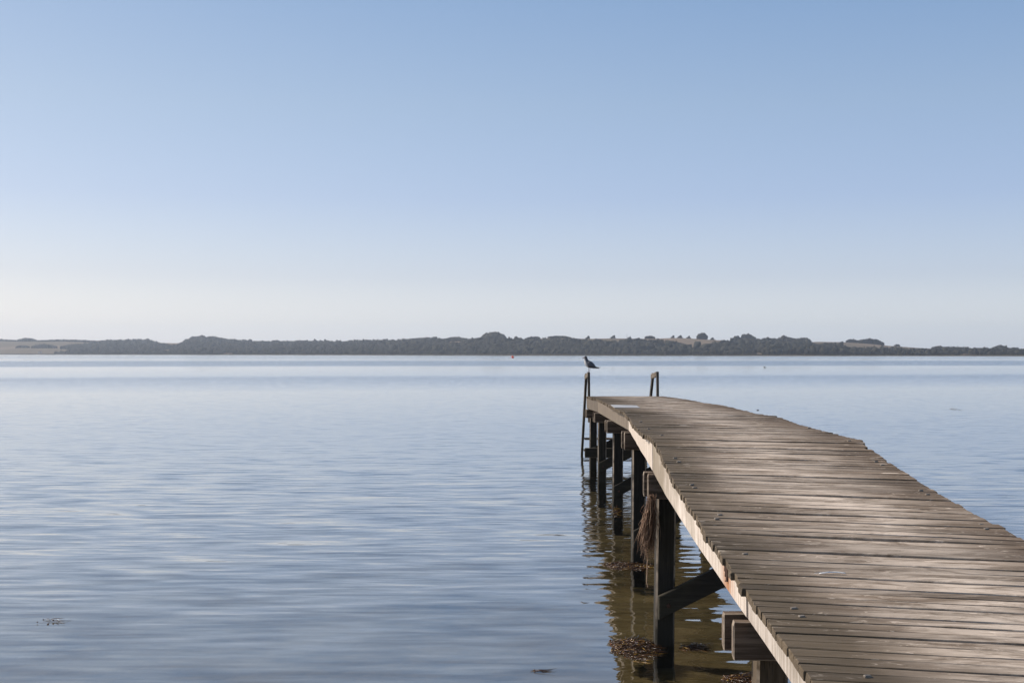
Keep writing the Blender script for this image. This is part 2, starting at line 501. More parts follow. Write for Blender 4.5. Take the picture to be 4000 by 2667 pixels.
# bents: two posts, two cap beams clamped round them, a diagonal brace
PW = .066 * H
postL = {1: .53, 2: .509, 3: .4985, 4: .5777, 5: .648, 6: .67, 7: .698}
capTop = {1: .70, 2: .5485, 3: .407, 4: .372, 5: .425, 6: .455, 7: .495}
capH = {1: .08, 2: .080, 3: .086, 4: .083, 5: .078, 6: .076, 7: .075}
capEnd = {1: .47, 2: .4545, 3: .4625, 4: .535, 5: .605, 6: .64, 7: .664}
post_objs = {}
for b in range(1, 8):
    D = BD[b] if b < 7 else .00229
    xl = postL[b] * H + PW / 2
    xr = (edgeR(D) - .045) * H - PW / 2
    y = D * F * H + PW / 2
    ztop = H - (capTop[b] + .005) * H
    for x, sgn in ((xl, -1), (xr, 1)):
        mb = MB()
        lean = (-.016 * H if b in (3,) else -.008 * H) * (1 if sgn < 0 else -1)
        mb.beam(loc((x + lean, y, -1.6)), loc((x, y, ztop + .05)), PW, PW, up=(0, 1, 0), bev=.014, nseg=8, wob=.0022)  # wide chamfer, its painted pale tone stands in for the sunlit left face
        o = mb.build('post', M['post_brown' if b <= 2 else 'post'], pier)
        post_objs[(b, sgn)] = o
    ct, ch = capTop[b] * H, capH[b] * H
    for yy, jx in ((y - PW / 2 - .0265, 0.0), (y + PW / 2 + .0265, -.012)):
        mb = MB()
        mb.beam(loc((capEnd[b] * H + jx, yy, H - ct - ch / 2)), loc((xr + PW / 2 + .06, yy, H - ct - ch / 2)), .05, ch, bev=.006, nseg=6, wob=.0025)
        mb.build('cap_beam', M['cap'], pier)
    if b >= 2:
        mb = MB()
        z0 = .30 if b == 3 else .26
        z1 = H - (capTop[b] + capH[b] + .05) * H
        xa, xb, hh, ya, yb = xl - PW / 2 + .004, xr + .05, .087, y - PW / 2 - .054, y - PW / 2 - .001
        zb = min(z1, z0 + .78)
        ring = []
        for (yy, ins) in ((yb, 0), (ya + .005, 0), (ya, .006)):
            ring += [(xa + ins, yy, z0 - hh + ins), (xb - ins, yy, zb - hh + ins), (xb - ins, yy, zb + hh - ins), (xa + ins, yy, z0 + hh - ins)]
        fs_ = [(3, 2, 1, 0), (8, 9, 10, 11)]
        for r0 in (0, 4):
            for i in range(4):
                j = (i + 1) % 4
                fs_.append((r0 + i, r0 + j, r0 + 4 + j, r0 + 4 + i))
        mb.add([loc(v_) for v_ in ring], fs_)
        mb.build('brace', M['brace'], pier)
        bm2 = MB()
        bm2.blob(loc((xl + .005, y - PW / 2 - .056, z0 + .02)), .018, .012, .018)
        bm2.build('bolt_head', M['rust'], post_objs[(b, -1)])
# waler low on the outer bent
mb = MB()
D = .00227
mb.beam(loc(W3(.645, D, .872)), loc(W3(1.36, D, .872)), .05, .085 * H, nseg=4, wob=.002)
mb.build('waler', M['brace'], pier)

# rusty iron strap hanging on the side board
mb = MB()
q = loc(rust_p)
for k in range(4):
    mb.beam((q.x - .006, q.y - .012 * k, q.z + .075 - .008 * k), (q.x - .008 + random.gauss(0, .003), q.y + .008 - .010 * k, q.z + .005 - .022 * k), .024, .01, up=(1, 0, 0), wob=.004)
mb.build('iron_strap', M['rust'], pier)

# ------------------------------------------------------------------ swim ladder on the pier end
lad = empty('swim_ladder', W3(1.0, .0024, 1.0))
tag(lad, 'grey wooden bathing ladder with two handrails at the outer pier end', 'ladder')
L0 = lad.location.copy()
ll = lambda v: Vector(v) - L0
for x, zt in ((.7, .163), (1.327, .158)):
    mb = MB(); D = .002335
    mb.beam(ll(W3(x + .004, D, .62)), ll(W3(x, D, zt)), .05, .085, up=(0, 1, 0), nseg=3, wob=.0015)
    mb.build('upright', M['rail'], lad)
    mb = MB()
    mb.beam(ll(W3(x - .002, .002575, 1.12)), ll(W3(x - .002, .002405, zt + .03)), .05, .1, up=(0, 1, 0), nseg=5, wob=.0015)
    mb.build('stringer', M['rail'], lad)
    mb = MB()
    mb.beam(ll(W3(x - .003, .002341, zt + .024)), ll(W3(x - .003, .002425, zt + .054)), .046, .098, nseg=2, wob=.001)
    mb.build('handrail', M['fascia_brown'], lad)
for dr in (.83, .95):
    D = .002405 + (dr - .193) / (1.12 - .193) * .00017
    mb = MB()
    mb.beam(ll(W3(.712, D - .000004, dr)), ll(W3(1.315, D - .000004, dr)), .15, .045, bev=.006, nseg=4, wob=.0015)
    mb.build('step', M['step'], lad)

# ------------------------------------------------------------------ plate on the deck
pc = [deck_at(*c) for c in ((2400, 1592.8), (2500, 1593.4), (2486, 1584.6), (2385, 1582))]
cen = sum(pc, Vector()) / 4
top = [p - cen + Vector((0, 0, .008)) for p in pc]
bot = [p - cen - Vector((0, 0, .002)) for p in pc]
t = NT('pale sheet metal')
c = t.coords('Object')
col = t.mix(t.ramp(t.noise(c, 6, 4, .6), [(.4, 0.0), (.65, 1.0)]), (.42, .40, .38), (.30, .30, .30))
M['plate'] = t.principled(col, .45, t.noise(c, 20, 3), .003, .3, .4)
pl = mesh_obj('metal_plate', bot + top, [(3, 2, 1, 0), (4, 5, 6, 7), (0, 1, 5, 4), (1, 2, 6, 5), (2, 3, 7, 6), (3, 0, 4, 7)], M['plate'])
pl.location = cen
tag(pl, 'pale rectangular plate lying flat on the far deck planks', 'plate')

# ------------------------------------------------------------------ water and seabed
t = NT('clear shallow lake water')
pos = t.n('ShaderNodeNewGeometry').outputs['Position']
sep = t.n('ShaderNodeSeparateXYZ', {0: pos})
Y = sep.outputs[1]
Xp = sep.outputs[0]
# wind-ruffled strips across the lake, laid out by log distance from the shore
dist = t.math('MAXIMUM', Y, 1.0)
lg = t.math('LOGARITHM', dist, 10.0)
wob = t.noise(t.mapped(pos, (.004, .0016, 1)), 1.0, 3, .55)
lg2 = t.math('ADD', lg, t.math('MULTIPLY', t.math('SUBTRACT', wob, .5), .16))
lg2 = t.math('ADD', lg2, t.math('MULTIPLY', t.math('DIVIDE', Xp, dist), -.10))
f = t.n('ShaderNodeMapRange', {'Value': lg2, 'From Min': .6, 'From Max': 3.6}).outputs[0]
P = lambda y: (math.log10(H * F / (y - HORIZON)) - .6) / 3.0
ruff = t.ramp(f, [(0.0, .11), (P(2600), .13), (P(2200), .19), (P(1850), .22), (P(1640), .13), (P(1530), .10), (P(1508), .25), (P(1478), .55), (P(1466), .22), (P(1440), .12), (P(1432), .14), (P(1428), .75), (P(1412), .8), (P(1408), .18), (P(1400), .16), (P(1397), .45), (P(1394), .18), (P(1389), .16)])
def slope(scale_x, scale_y, detail, seed):
    return t.n('ShaderNodeVectorMath', {0: t.noise(t.mapped(pos, (scale_x, scale_y, 1), (seed, seed * 1.7, seed)), 1.0, detail, .5, .3, color=True), 1: (.5, .5, .5)}, operation='SUBTRACT').outputs[0]
s1 = slope(.8, 2.2, 1.0, 3.1)
s2 = slope(1.05, 5.6, 2.0, 9.7)
s3 = slope(2.8, 15.0, 2.0, 21.3)
def vscale(v, k):
    nd = t.n('ShaderNodeVectorMath', {0: v}, operation='SCALE')
    if isinstance(k, bpy.types.NodeSocket): t.t.links.new(k, nd.inputs['Scale'])
    else: nd.inputs['Scale'].default_value = k
    return nd.outputs[0]
vadd = lambda a, b: t.n('ShaderNodeVectorMath', {0: a, 1: b}, operation='ADD').outputs[0]
fine_w = t.ramp(f, [(P(2667), .2), (P(2100), .6), (P(1750), 1.0), (P(1500), 1.1)])
sl = vadd(vscale(s1, .6), vscale(s2, 1.15))
sl = vadd(sl, vscale(s3, fine_w))
sl = vscale(sl, ruff)
sl = t.n('ShaderNodeVectorMath', {0: sl, 1: (.55, 1.0, 0)}, operation='MULTIPLY').outputs[0]
# far off only the wave faces that lean towards the viewer are seen
inc = t.n('ShaderNodeNewGeometry').outputs['Incoming']
ih = t.n('ShaderNodeVectorMath', {0: t.n('ShaderNodeVectorMath', {0: inc, 1: (1, 1, 0)}, operation='MULTIPLY').outputs[0]}, operation='NORMALIZE').outputs[0]
dt = t.n('ShaderNodeVectorMath', {0: sl, 1: ih}, operation='DOT_PRODUCT').outputs['Value']
neg = t.math('MULTIPLY', t.math('MINIMUM', dt, 0.0), -2.0)
neg = t.math('MULTIPLY', neg, t.n('ShaderNodeMapRange', {'Value': dist, 'From Min': 14.0, 'From Max': 40.0}).outputs[0])
sl = vadd(sl, vscale(ih, neg))
nrm = t.n('ShaderNodeVectorMath', {0: vadd(sl, (0, 0, 1))}, operation='NORMALIZE').outputs[0]
cosv = t.math('ABSOLUTE', t.n('ShaderNodeVectorMath', {0: nrm, 1: inc}, operation='DOT_PRODUCT').outputs['Value'])
fr = t.math('ADD', .06, t.math('MULTIPLY', .94, t.math('POWER', t.math('SUBTRACT', 1.0, cosv, clamp=True), 3.6)))
gl = t.n('ShaderNodeBsdfGlossy', {'Color': (.97, .98, 1, 1), 'Roughness': .015, 'Normal': nrm}).outputs[0]
tr = t.n('ShaderNodeBsdfTransparent', {'Color': (.86, .83, .70, 1)}).outputs[0]
M['water'] = t.surf(t.n('ShaderNodeMixShader', {0: fr, 1: tr, 2: gl}).outputs[0])
wat = mesh_obj('water', [(-6000, -12, 0), (6000, -12, 0), (6000, 7000, 0), (-6000, 7000, 0)], [(0, 1, 2, 3)], M['water'])
wat['kind'] = 'structure'

t = NT('sandy lake bed with weed')
pos = t.coords('Object')
n1 = t.noise(pos, .9, 5, .6, .4)
n2 = t.noise(pos, 5.5, 4, .65, .5)
n3 = t.noise(t.mapped(pos, (3, 9, 3)), 1.0, 3, .6)
col = t.mix(t.ramp(t.math('ADD', t.math('MULTIPLY', n1, .65), t.math('MULTIPLY', n2, .35)), [(.36, 0.0), (.6, 1.0)]), (.036, .029, .014), (.135, .110, .064))
col = t.mix(t.math('MULTIPLY', t.ramp(n3, [(.5, 0.0), (.66, 1.0)]), .5), col, (.19, .16, .105))
M['bed'] = t.principled(col, .9, n2, .03, .6, .1)
ys = list(np.linspace(-14, 40, 110)) + [48, 60, 80, 120, 200, 400, 1000, 3000, 7000]
xs = [-6000, -800, -120, -50, -30] + list(np.linspace(-20, 16, 70)) + [24, 50, 120, 800, 6000]
vs = []
for y in ys:
    for x in xs:
        z = float(np.interp(y, [-14, -9, -5, 0, 8, 30, 120, 7000], [.8, .35, .0, -.09, -.13, -.6, -4, -6]))
        z += .02 * mnoise.noise(Vector((x * .7, y * .7, 3))) + .010 * mnoise.noise(Vector((x * 3, y * 3, 8)))
        vs.append((x, y, z))
nx = len(xs)
fs = [(j * nx + i, j * nx + i + 1, (j + 1) * nx + i + 1, (j + 1) * nx + i) for j in range(len(ys) - 1) for i in range(nx - 1)]
bed = mesh_obj('lake_bed', vs, fs, M['bed'], smooth=True)
bed['kind'] = 'structure'

# ------------------------------------------------------------------ far shore
shoreR = interp([(-2000, 4300), (0, 3700), (1000, 2900), (2000, 2300), (3000, 2000), (4000, 1850), (6000, 1500)])
ridgeY = interp([(-2000, 1334), (0, 1334), (230, 1336), (400, 1340), (700, 1341), (760, 1328), (830, 1329), (900, 1341), (1000, 1348), (1300, 1348), (1550, 1345), (1620, 1336), (1700, 1336),
                 (1880, 1330), (1900, 1326), (1960, 1327), (2010, 1329), (2060, 1324), (2150, 1320), (2230, 1321), (2290, 1323), (2400, 1321), (2560, 1323), (2640, 1319), (2700, 1321), (2760, 1325),
                 (2830, 1329), (2920, 1334), (3030, 1338), (3150, 1336), (3200, 1333), (3290, 1334), (3330, 1338), (3440, 1347), (3650, 1361), (3700, 1363), (4000, 1374), (6000, 1374)])
def ground(px, tt):
    """point of the far terrain: px = bearing as a photo column, tt = 0 at the shore, 1 on the ridge"""
    rs = shoreR(px)
    R = 900 + 350 * math.sin(px * .0021)
    r = rs + R * tt
    hr = (HORIZON - ridgeY(px)) / F * (rs + R) + H
    if tt <= 1:
        sstep = tt * tt * (3 - 2 * tt)
        h = .4 + (hr - .4) * (.35 * tt + .65 * sstep) if tt > 0 else .4 + tt * 40
    else:
        h = hr * (1 - .25 * (tt - 1))
    h += (mnoise.noise(Vector((px * .006, tt * 4, 1))) * 3.0) * max(0, min(1, tt * 3)) * (1 if tt < .9 else .35)
    return Vector(((px - 2000) / F * r, r, h))
cols = list(range(-1800, 5801, 25))
tts = [-.02, 0.0, .02, .05, .09] + list(np.linspace(.13, 1.0, 24)) + [1.1, 1.3, 1.6]
vs = [tuple(ground(px, tt)) for tt in tts for px in cols]
nx = len(cols)
fs = [(j * nx + i, j * nx + i + 1, (j + 1) * nx + i + 1, (j + 1) * nx + i) for j in range(len(tts) - 1) for i in range(nx - 1)]
t = NT('stubble fields and pasture')
pos = t.coords('Object')
n1 = t.noise(t.mapped(pos, (.004, .0025, .004)), 1.0, 2, .5)
n2 = t.noise(t.mapped(pos, (.05, .03, .05)), 1.0, 4, .6)
col = t.mix(t.ramp(n1, [(.42, 0.0), (.5, 1.0)]), (.21, .155, .112), (.14, .108, .075))
col = t.mix(t.math('MULTIPLY', t.ramp(n2, [(.45, 0.0), (.7, 1.0)]), .5), col, (.12, .11, .055))
M['field'] = t.principled(col, .95, None, spec=.05)
hills = mesh_obj('hills', vs, fs, M['field'], smooth=True)
hills['kind'] = 'structure'

t = NT('far foliage')
pos = t.coords('Object')
rnd = t.attr('rnd')
n1 = t.noise(t.mapped(pos, (.02, .02, .04)), 1.0, 3, .6)
col = t.mix(t.ramp(t.math('ADD', t.math('MULTIPLY', rnd, .5), t.math('MULTIPLY', n1, .5)), [(.3, 0.0), (.7, 1.0)]), (.017, .018, .015), (.042, .040, .029))
M['foliage'] = t.principled(col, .9, t.noise(pos, .6, 3), .6, .8, .1)
M['bark'] = simple('far bark', (.06, .045, .03), .9)

IV = np.array(ICO[2][0]); IF = np.array(ICO[2][1])
def crowns(spots):
    """one mesh of irregular tree crowns; spots: (x,y,z,radius,height)"""
    V, Fc, R = [], [], []
    for k, (x, y, z, r, h) in enumerate(spots):
        jit = 1 + rng.normal(0, .24, (len(IV), 1))
        v = IV * jit
        conif = rng.random() < .22
        if conif:
            taper = np.clip(1.05 - (v[:, 2:3] + 1) * .48, .08, 1.1)
            v = np.concatenate([v[:, :2] * taper * .75, v[:, 2:3] * 1.15], 1)
        v = v * np.array([r, r, h / 2]) + np.array([x, y, z + h * .46])
        V.append(v); Fc.append(IF + k * len(IV)); R.append(np.full(len(IF), rng.random()))
    return np.concatenate(V), np.concatenate(Fc), np.concatenate(R)
def np_mesh(name, V, Fc, R, mat):
    me = bpy.data.meshes.new(name)
    me.vertices.add(len(V)); me.vertices.foreach_set('co', V.astype(np.float32).ravel())
    me.loops.add(Fc.size); me.loops.foreach_set('vertex_index', Fc.astype(np.int32).ravel())
    me.polygons.add(len(Fc)); me.polygons.foreach_set('loop_start', np.arange(0, Fc.size, 3, dtype=np.int32))
    me.update(calc_edges=True); me.validate()
    me.attributes.new('rnd', 'FLOAT', 'FACE').data.foreach_set('value', R.astype(np.float32))
    me.materials.append(mat)
    o = bpy.data.objects.new(name, me); COL.objects.link(o)
    return o
# front wood: how far up the slope it reaches, by bearing (0 = open field)
wood_to = interp([(-2000, .3), (-200, .2), (0, .0), (215, .0), (232, .35), (300, .55), (380, .8), (450, 1.0), (560, 1.05), (640, .55), (700, .5), (735, .95), (760, 1.05), (1680, 1.05), (1740, .62), (1790, .5), (1850, .7), (2300, .55), (2560, .52), (2640, .42),
                  (2690, .25), (2705, .05), (2725, .5), (2800, .45), (2850, .55), (2900, .8), (3150, .85), (3170, .42), (3300, .32), (3450, .36), (3550, .4), (3700, .55), (3900, .7), (4300, .7), (6000, .8)])
spots = []
for px in np.arange(-700, 4700, 2.6):
    lim = wood_to(px)
    if lim <= .03: continue
    tt = .035 if px < 2650 else .075
    while tt < lim:
        q = px + rng.uniform(-4, 4)
        clear = mnoise.noise(Vector((q * .011, tt * 5.0, 7.7)))
        if clear < .36:
            g = ground(q, tt)
            sc = 1.0 if tt > .08 else .75
            if px > 3300: sc *= .72
            h = max(3.5, rng.normal(9.6, 2.6) * sc)
            spots.append((g.x, g.y, g.z - .8, h * rng.uniform(.3, .62), h))
        tt += rng.uniform(.030, .055) * (1 if tt < .5 else 1.25)
front = np_mesh('forest', *crowns(spots), M['foliage'])
tag(front, 'dark unbroken wood covering the slope above the far shore', 'forest', kind='stuff')

def copse(label, px0, px1, tt, h, n):
    """clump of trees standing together on the slope between two bearings"""
    sp = []
    w = (px1 - px0) / 5000 * ground((px0 + px1) / 2, tt).y
    n = max(n, int(w / 3.2))
    for i in range(n):
        u = (i + rng.uniform(.2, .8)) / n
        g = ground(px0 + (px1 - px0) * u, tt + rng.uniform(-.006, .006))
        hh = h * (.55 + .45 * math.sin(math.pi * min(1, max(0, u * .9 + .05)))) * rng.uniform(.85, 1.1)
        sp.append((g.x, g.y, g.z - .6, hh * rng.uniform(.45, .62), hh))
    V, Fc, R = crowns(sp)
    o0 = V.mean(0)
    o0[2] = V[:, 2].min()
    ob = np_mesh('copse', V - o0, Fc, R, M['foliage'])
    ob.location = o0
    return tag(ob, label, 'copse', 'clumps of trees on the far ridge')
copse('rounded dome of trees on the ridge straight above the red buoy', 1885, 1968, .97, 17, 46)
copse('low ragged row of trees along the ridge left of the dome-shaped copse', 1612, 1715, .96, 12, 50)
copse('lower row of trees joining the ragged row to the dome-shaped copse', 1722, 1830, .96, 11, 45)
copse('block-shaped dark clump standing alone on the open ridge beyond the gull', 2729, 2757, .98, 14, 22)
copse('small peaked tuft right of the block-shaped clump on the ridge', 2872, 2890, .96, 12, 10)
copse('peaked clump of taller trees on the ridge right of the block-shaped clump', 2898, 2945, .95, 17, 26)
copse('short thick hedge at the upper end of the pale field on the right', 3308, 3356, .95, 9, 24)
copse('long hedge of trees sloping down across the pale field on the right', 3356, 3450, .86, 12, 50)
copse('small tuft of trees on the pale field right of the sloping hedge', 3494, 3515, .97, 6, 8)
copse('low dome of trees on the field edge near the right frame side', 3643, 3696, .96, 8, 24)
copse('tall clump rising from the shore trees at the far right', 3880, 3935, .5, 15, 30)
copse('flat-topped ridge wood above the open fields at the far left edge', -150, 65, .98, 9, 90)
copse('small dome of trees second from the left edge along the far ridge', 70, 140, .98, 13, 40)
copse('long low ridge wood behind the left end of the shore forest', 142, 430, .98, 9, 110)
copse('small round bush group in the middle of the far left field', 60, 116, .45, 9, 16)
copse('wider bush group in the far left field touching the shore forest', 124, 222, .42, 13, 34)
copse('low wood along the ridge between the dome copse and the thin mast', 2052, 2110, .97, 6, 30)
copse('low flat wood along the ridge nearest left of the thin mast', 2140, 2230, .97, 6, 40)
copse('little low wood on the ridge right of the thin mast', 2520, 2560, .97, 7, 14)

def lone_tree(px, tt, h, label):
    g = ground(px, tt)
    V, Fc, R = crowns([(0, 0, 0, h * .5, h * .7), (h * .2, 0, h * .25, h * .35, h * .7), (-h * .35, 0, -.3, h * .45, h * .45), (h * .5, 1, -.3, h * .4, h * .4)])
    root = empty('tree', g)
    tag(root, label, 'tree', 'lone trees on the far ridge')
    c = np_mesh('crown', V, Fc, R, M['foliage']); c.parent = root
    mb = MB(); mb.tube([(0, 0, -.5), (0, 0, h * .4)], [h * .04, h * .025]); mb.build('trunk', M['bark'], root)
for px, h, lab in ((2296, 7, 'small lone tree on the ridge left of the thin mast'), (2460, 6, 'small lone tree on the ridge just right of the thin mast'), (2395, 8, 'bushy lone tree on the ridge left of and nearest the thin mast'),
                   (2628, 6, 'tiny lone tree first on the bare ridge right of the gull'), (2656, 7, 'tiny lone tree second on the bare ridge right of the gull'), (2690, 6, 'tiny lone tree just left of the block-shaped clump'), (2782, 6, 'tiny lone tree just right of the block-shaped clump')):
    lone_tree(px, .99, h, lab)

# reeds along the water's edge
sp = []
for px in np.arange(-700, 4700, 2.2):
    for k in range(2):
        q = px + rng.uniform(-2, 2)
        g = ground(q, rng.uniform(.004, .02))
        hh = rng.uniform(1.2, 2.4)
        sp.append((g.x, g.y, g.z - .5, hh * rng.uniform(.9, 1.6), hh))
V, Fc, R = crowns(sp)
t = NT('reeds')
n1 = t.noise(t.mapped(t.coords('Object'), (.02, .02, .3)), 1.0, 3)
M['reeds'] = t.principled(t.mix(t.ramp(n1, [(.35, 0.0), (.65, 1.0)]), (.045, .04, .025), (.085, .072, .042)), .95, spec=.05)
rd = np_mesh('reeds', V, Fc, R, M['reeds'])
tag(rd, 'thin belt of dry reeds along the far waterline', 'reeds', kind='stuff')

# thin mast on the ridge
g = ground(2449, .99)
mast = empty('mast', g)
tag(mast, 'thin lattice radio mast standing on the far ridge', 'mast')
M['steel'] = simple('galvanised steel', (.35, .35, .36), .5, .1)
mb = MB()
mh = 18 / F * g.y
for k in range(3):
    a = k * 2.094
    mb.tube([(math.cos(a) * .8, math.sin(a) * .8, 0), (math.cos(a) * .25, math.sin(a) * .25, mh)], .12, 4)
for k in range(12):
    z = mh * k / 12; r = .8 - .55 * k / 12
    for i in range(3):
        a, b = i * 2.094, (i + 1) * 2.094
        mb.tube([(math.cos(a) * r, math.sin(a) * r, z), (math.cos(b) * r, math.sin(b) * r, z + mh / 12)], .06, 3)
mb.build('lattice', M['steel'], mast)
mb = MB(); mb.tube([(0, 0, mh), (0, 0, mh * 1.15)], .1, 4); mb.build('antenna', M['steel'], mast)

# small white farm houses between the trees
M['wall'] = simple('white farm wall', (.6, .58, .54), .8, .1)
M['roof'] = simple('farm roof', (.16, .1, .08), .8, .2)
M['pane'] = simple('dark pane', (.03, .035, .04), .15, .1)
def house(px, tt, w, label):
    g = ground(px, tt)
    r = empty('farmhouse', g + Vector((0, -8, 0)))
    tag(r, label, 'house', 'farmhouses on the far shore')
    d, h = w * .6, w * .3
    mb = MB()
    mb.add([(-w / 2, -d / 2, -1), (w / 2, -d / 2, -1), (w / 2, d / 2, -1), (-w / 2, d / 2, -1), (-w / 2, -d / 2, h), (w / 2, -d / 2, h), (w / 2, d / 2, h), (-w / 2, d / 2, h), (-w / 2, 0, h + d * .4), (w / 2, 0, h + d * .4)],
           [(0, 1, 5, 4), (2, 3, 7, 6), (1, 2, 6, 9, 5), (3, 0, 4, 8, 7), (3, 2, 1, 0)])
    mb.build('wall', M['wall'], r)
    mb = MB()
    for s in (-1, 1):
        mb.beam((-w / 2 - .3, s * (d / 4 + .1), h + d * .2 + .1), (w / 2 + .3, s * (d / 4 + .1), h + d * .2 + .1), d * .66, .2, up=(0, s * -.62 * -1, .78))
    ro = mb.build('roof', M['roof'], r)
    mb = MB(); mb.beam((w * .2, 0, h + d * .3), (w * .2, 0, h + d * .65), .7, .7, up=(0, 1, 0)); mb.build('chimney', M['roof'], ro)
    for k in range(3):
        mb = MB(); x = -w * .3 + w * .3 * k
        mb.beam((x - .6, -d / 2 - .01, h * .55), (x + .6, -d / 2 - .01, h * .55), .05, 1.3); mb.build('window', M['pane'], r)
house(1728, .40, 17, 'white farmhouse in the clearing below the ragged ridge row')
house(1660, .3, 11, 'small white cottage among the shore trees left of the red buoy')
house(160, .16, 9, 'tiny white cottage at the foot of the far left field')

# ------------------------------------------------------------------ buoy
bp = water_at(2003, 1398.2)
buoy = empty('buoy', bp)
tag(buoy, 'round red-orange buoy floating far out on the bright water', 'buoy')
M['red'] = simple('red buoy paint', (.75, .07, .02), .45, .15, 3)
M['white'] = simple('white buoy paint', (.75, .74, .7), .5, .1)
br = 5.2 / F * bp.y
mb = MB(); mb.blob((0, 0, br * .75), br, br, br * .98, sub=3); o = mb.build('float', M['red'], buoy, True)
mb = MB(); mb.tube([(0, 0, br * 1.70), (0, 0, br * 1.95)], [br * .2, br * .14], 10); mb.build('cap', M['red'], buoy)
mb = MB(); mb.blob((br * .55, -br * .45, br * 1.25), br * .34, br * .34, br * .3, sub=2); mb.build('patch', M['white'], buoy, True)

# ------------------------------------------------------------------ gulls
t = NT('gull plumage')
pos = t.coords('Object')
sp_ = t.n('ShaderNodeSeparateXYZ', {0: pos})
back = t.math('ADD', sp_.outputs[2], t.math('MULTIPLY', sp_.outputs[0], -.35))
hood = t.n('ShaderNodeVectorMath', {0: t.n('ShaderNodeVectorMath', {0: pos, 1: (-.052, 0, .268)}, operation='SUBTRACT').outputs[0]}, operation='LENGTH').outputs['Value']
nz = t.noise(pos, 60, 3)
col = t.mix(t.ramp(t.math('ADD', sp_.outputs[0], t.math('MULTIPLY', sp_.outputs[2], .42)), [(.005, 0.0), (.035, 1.0)]), (.60, .59, .58), (.085, .09, .105))
col = t.mix(t.math('MULTIPLY', t.ramp(hood, [(.022, 1.0), (.036, 0.0)]), .75), col, (.06, .055, .055))
M['plumage'] = t.principled(col, .8, nz, .002, .4, .15)
M['wing'] = simple('grey wing feathers', (.075, .08, .095), .75, .2, 50)
M['wingtip'] = simple('black wing tip', (.02, .02, .022), .6, .2)
M['beak'] = simple('dark red beak', (.11, .03, .022), .45, .1)
M['eye'] = simple('dark eye', (.01, .01, .01), .1, .0)

def loft(rings, n=14):
    """rings: (center, in-plane radius, lateral radius, in-plane normal)"""
    vs, fs = [], []
    for (c, r, l, nv) in rings:
        for i in range(n):
            a = 2 * math.pi * i / n
            vs.append((c[0] + nv[0] * math.cos(a) * r, math.sin(a) * l, c[1] + nv[1] * math.cos(a) * r))
    for k in range(len(rings) - 1):
        for i in range(n):
            j = (i + 1) % n
            fs.append((k * n + i, (k + 1) * n + i, (k + 1) * n + j, k * n + j))
    fs.append(tuple(reversed(range(n))))
    m = (len(rings) - 1) * n
    fs.append(tuple(m + i for i in range(n)))
    return vs, fs

def gull_parts(root, swim=False):
    """a gull facing -x, feet at the origin"""
    sp = [((.185, .070), .006, .022), ((.145, .076), .011, .028), ((.105, .086), .026, .034), ((.078, .104), .044, .044), ((.045, .124), .060, .055), ((.008, .140), .068, .060), ((-.024, .160), .064, .057),
          ((-.042, .188), .050, .046), ((-.049, .214), .037, .036), ((-.053, .238), .031, .031), ((-.057, .262), .031, .030), ((-.060, .280), .026, .025), ((-.062, .294), .011, .011)]
    rings = []
    for k, (c, r, l) in enumerate(sp):
        a, b = sp[max(0, k - 1)][0], sp[min(len(sp) - 1, k + 1)][0]
        tx, tz = b[0] - a[0], b[1] - a[1]
        ln = math.hypot(tx, tz)
        rings.append((c, r, l, (-tz / ln * -1, tx / ln * -1)))
    vs, fs = loft(rings)
    body = mesh_obj('body', vs, fs, M['plumage'], root, True)
    md = body.modifiers.new('smooth', 'SUBSURF'); md.levels = 1; md.render_levels = 1
    # beak
    vs, fs = loft([((-.082, .262), .010, .008, (0, 1)), ((-.10, .259), .007, .006, (.1, 1)), ((-.118, .252), .004, .004, (.2, 1)), ((-.128, .245), .0012, .0012, (.3, 1))], 8)
    mesh_obj('beak', vs, fs, M['beak'], root, True)
    for s in (-1, 1):
        mb = MB(); mb.blob((-.068, s * .0245, .270), .0048, .003, .0048, sub=2); mb.build('eye', M['eye'], root, True)
        # folded wing: long leaf against the flank with a dark tip reaching past the tail base
        out = [(-.030, .178), (-.005, .192), (.030, .180), (.065, .152), (.100, .118), (.135, .093), (.105, .083), (.075, .085), (.040, .092), (.005, .108), (-.022, .135)]
        cx = sum(p[0] for p in out) / len(out); cz = sum(p[1] for p in out) / len(out)
        vs, fs = [], []
        lat = lambda x: s * float(np.interp(x, [-.04, 0, .05, .1, .14], [.05, .058, .054, .036, .018]))
        for p in out: vs.append((p[0], lat(p[0]), p[1]))
        for p in out: vs.append((p[0] * .75 + cx * .25, lat(p[0]) + s * .009, p[1] * .75 + cz * .25))
        vs.append((cx, lat(cx) + s * .012, cz))
        n = len(out)
        for i in range(n):
            j = (i + 1) % n
            fs.append((i, j, n + j, n + i)); fs.append((n + i, n + j, 2 * n))
        fs.append(tuple(reversed(range(n))))
        w = mesh_obj('wing', vs, fs, M['wing'], root, True)
        mb = MB()
        mb.tube([(.10, s * .026, .100), (.15, s * .016, .086), (.20, s * .006, .084), (.222, s * .003, .083)], [.013, .012, .007, .002], 8, flat=.4)
        mb.build('wing_tip', M['wingtip'], w, True)
        if not swim:
            mb = MB()
            x0 = .012 if s > 0 else -.012
            mb.tube([(x0 + .01, s * .018, .095), (x0 + .008, s * .018, .045), (x0 - .004 * s, s * .018, .004)], [.006, .0035, .004], 6)
            for a in (-.5, 0, .5):
                mb.tube([(x0, s * .018, .004), (x0 - .03 * math.cos(a), s * .018 + .03 * math.sin(a), .002)], [.003, .002], 5)
            mb.build('leg', M['beak'], root)
g1 = empty('gull', W3(.697, .002338, .163) + Vector((.012, 0, .004)))
tag(g1, 'grey and white gull perched on the left ladder handrail, facing left', 'gull')
gull_parts(g1)
g1.scale = (1.12, 1.12, 1.08)
g2 = empty('gull', water_at(2986, 1436.5) + Vector((0, 0, -.05)))
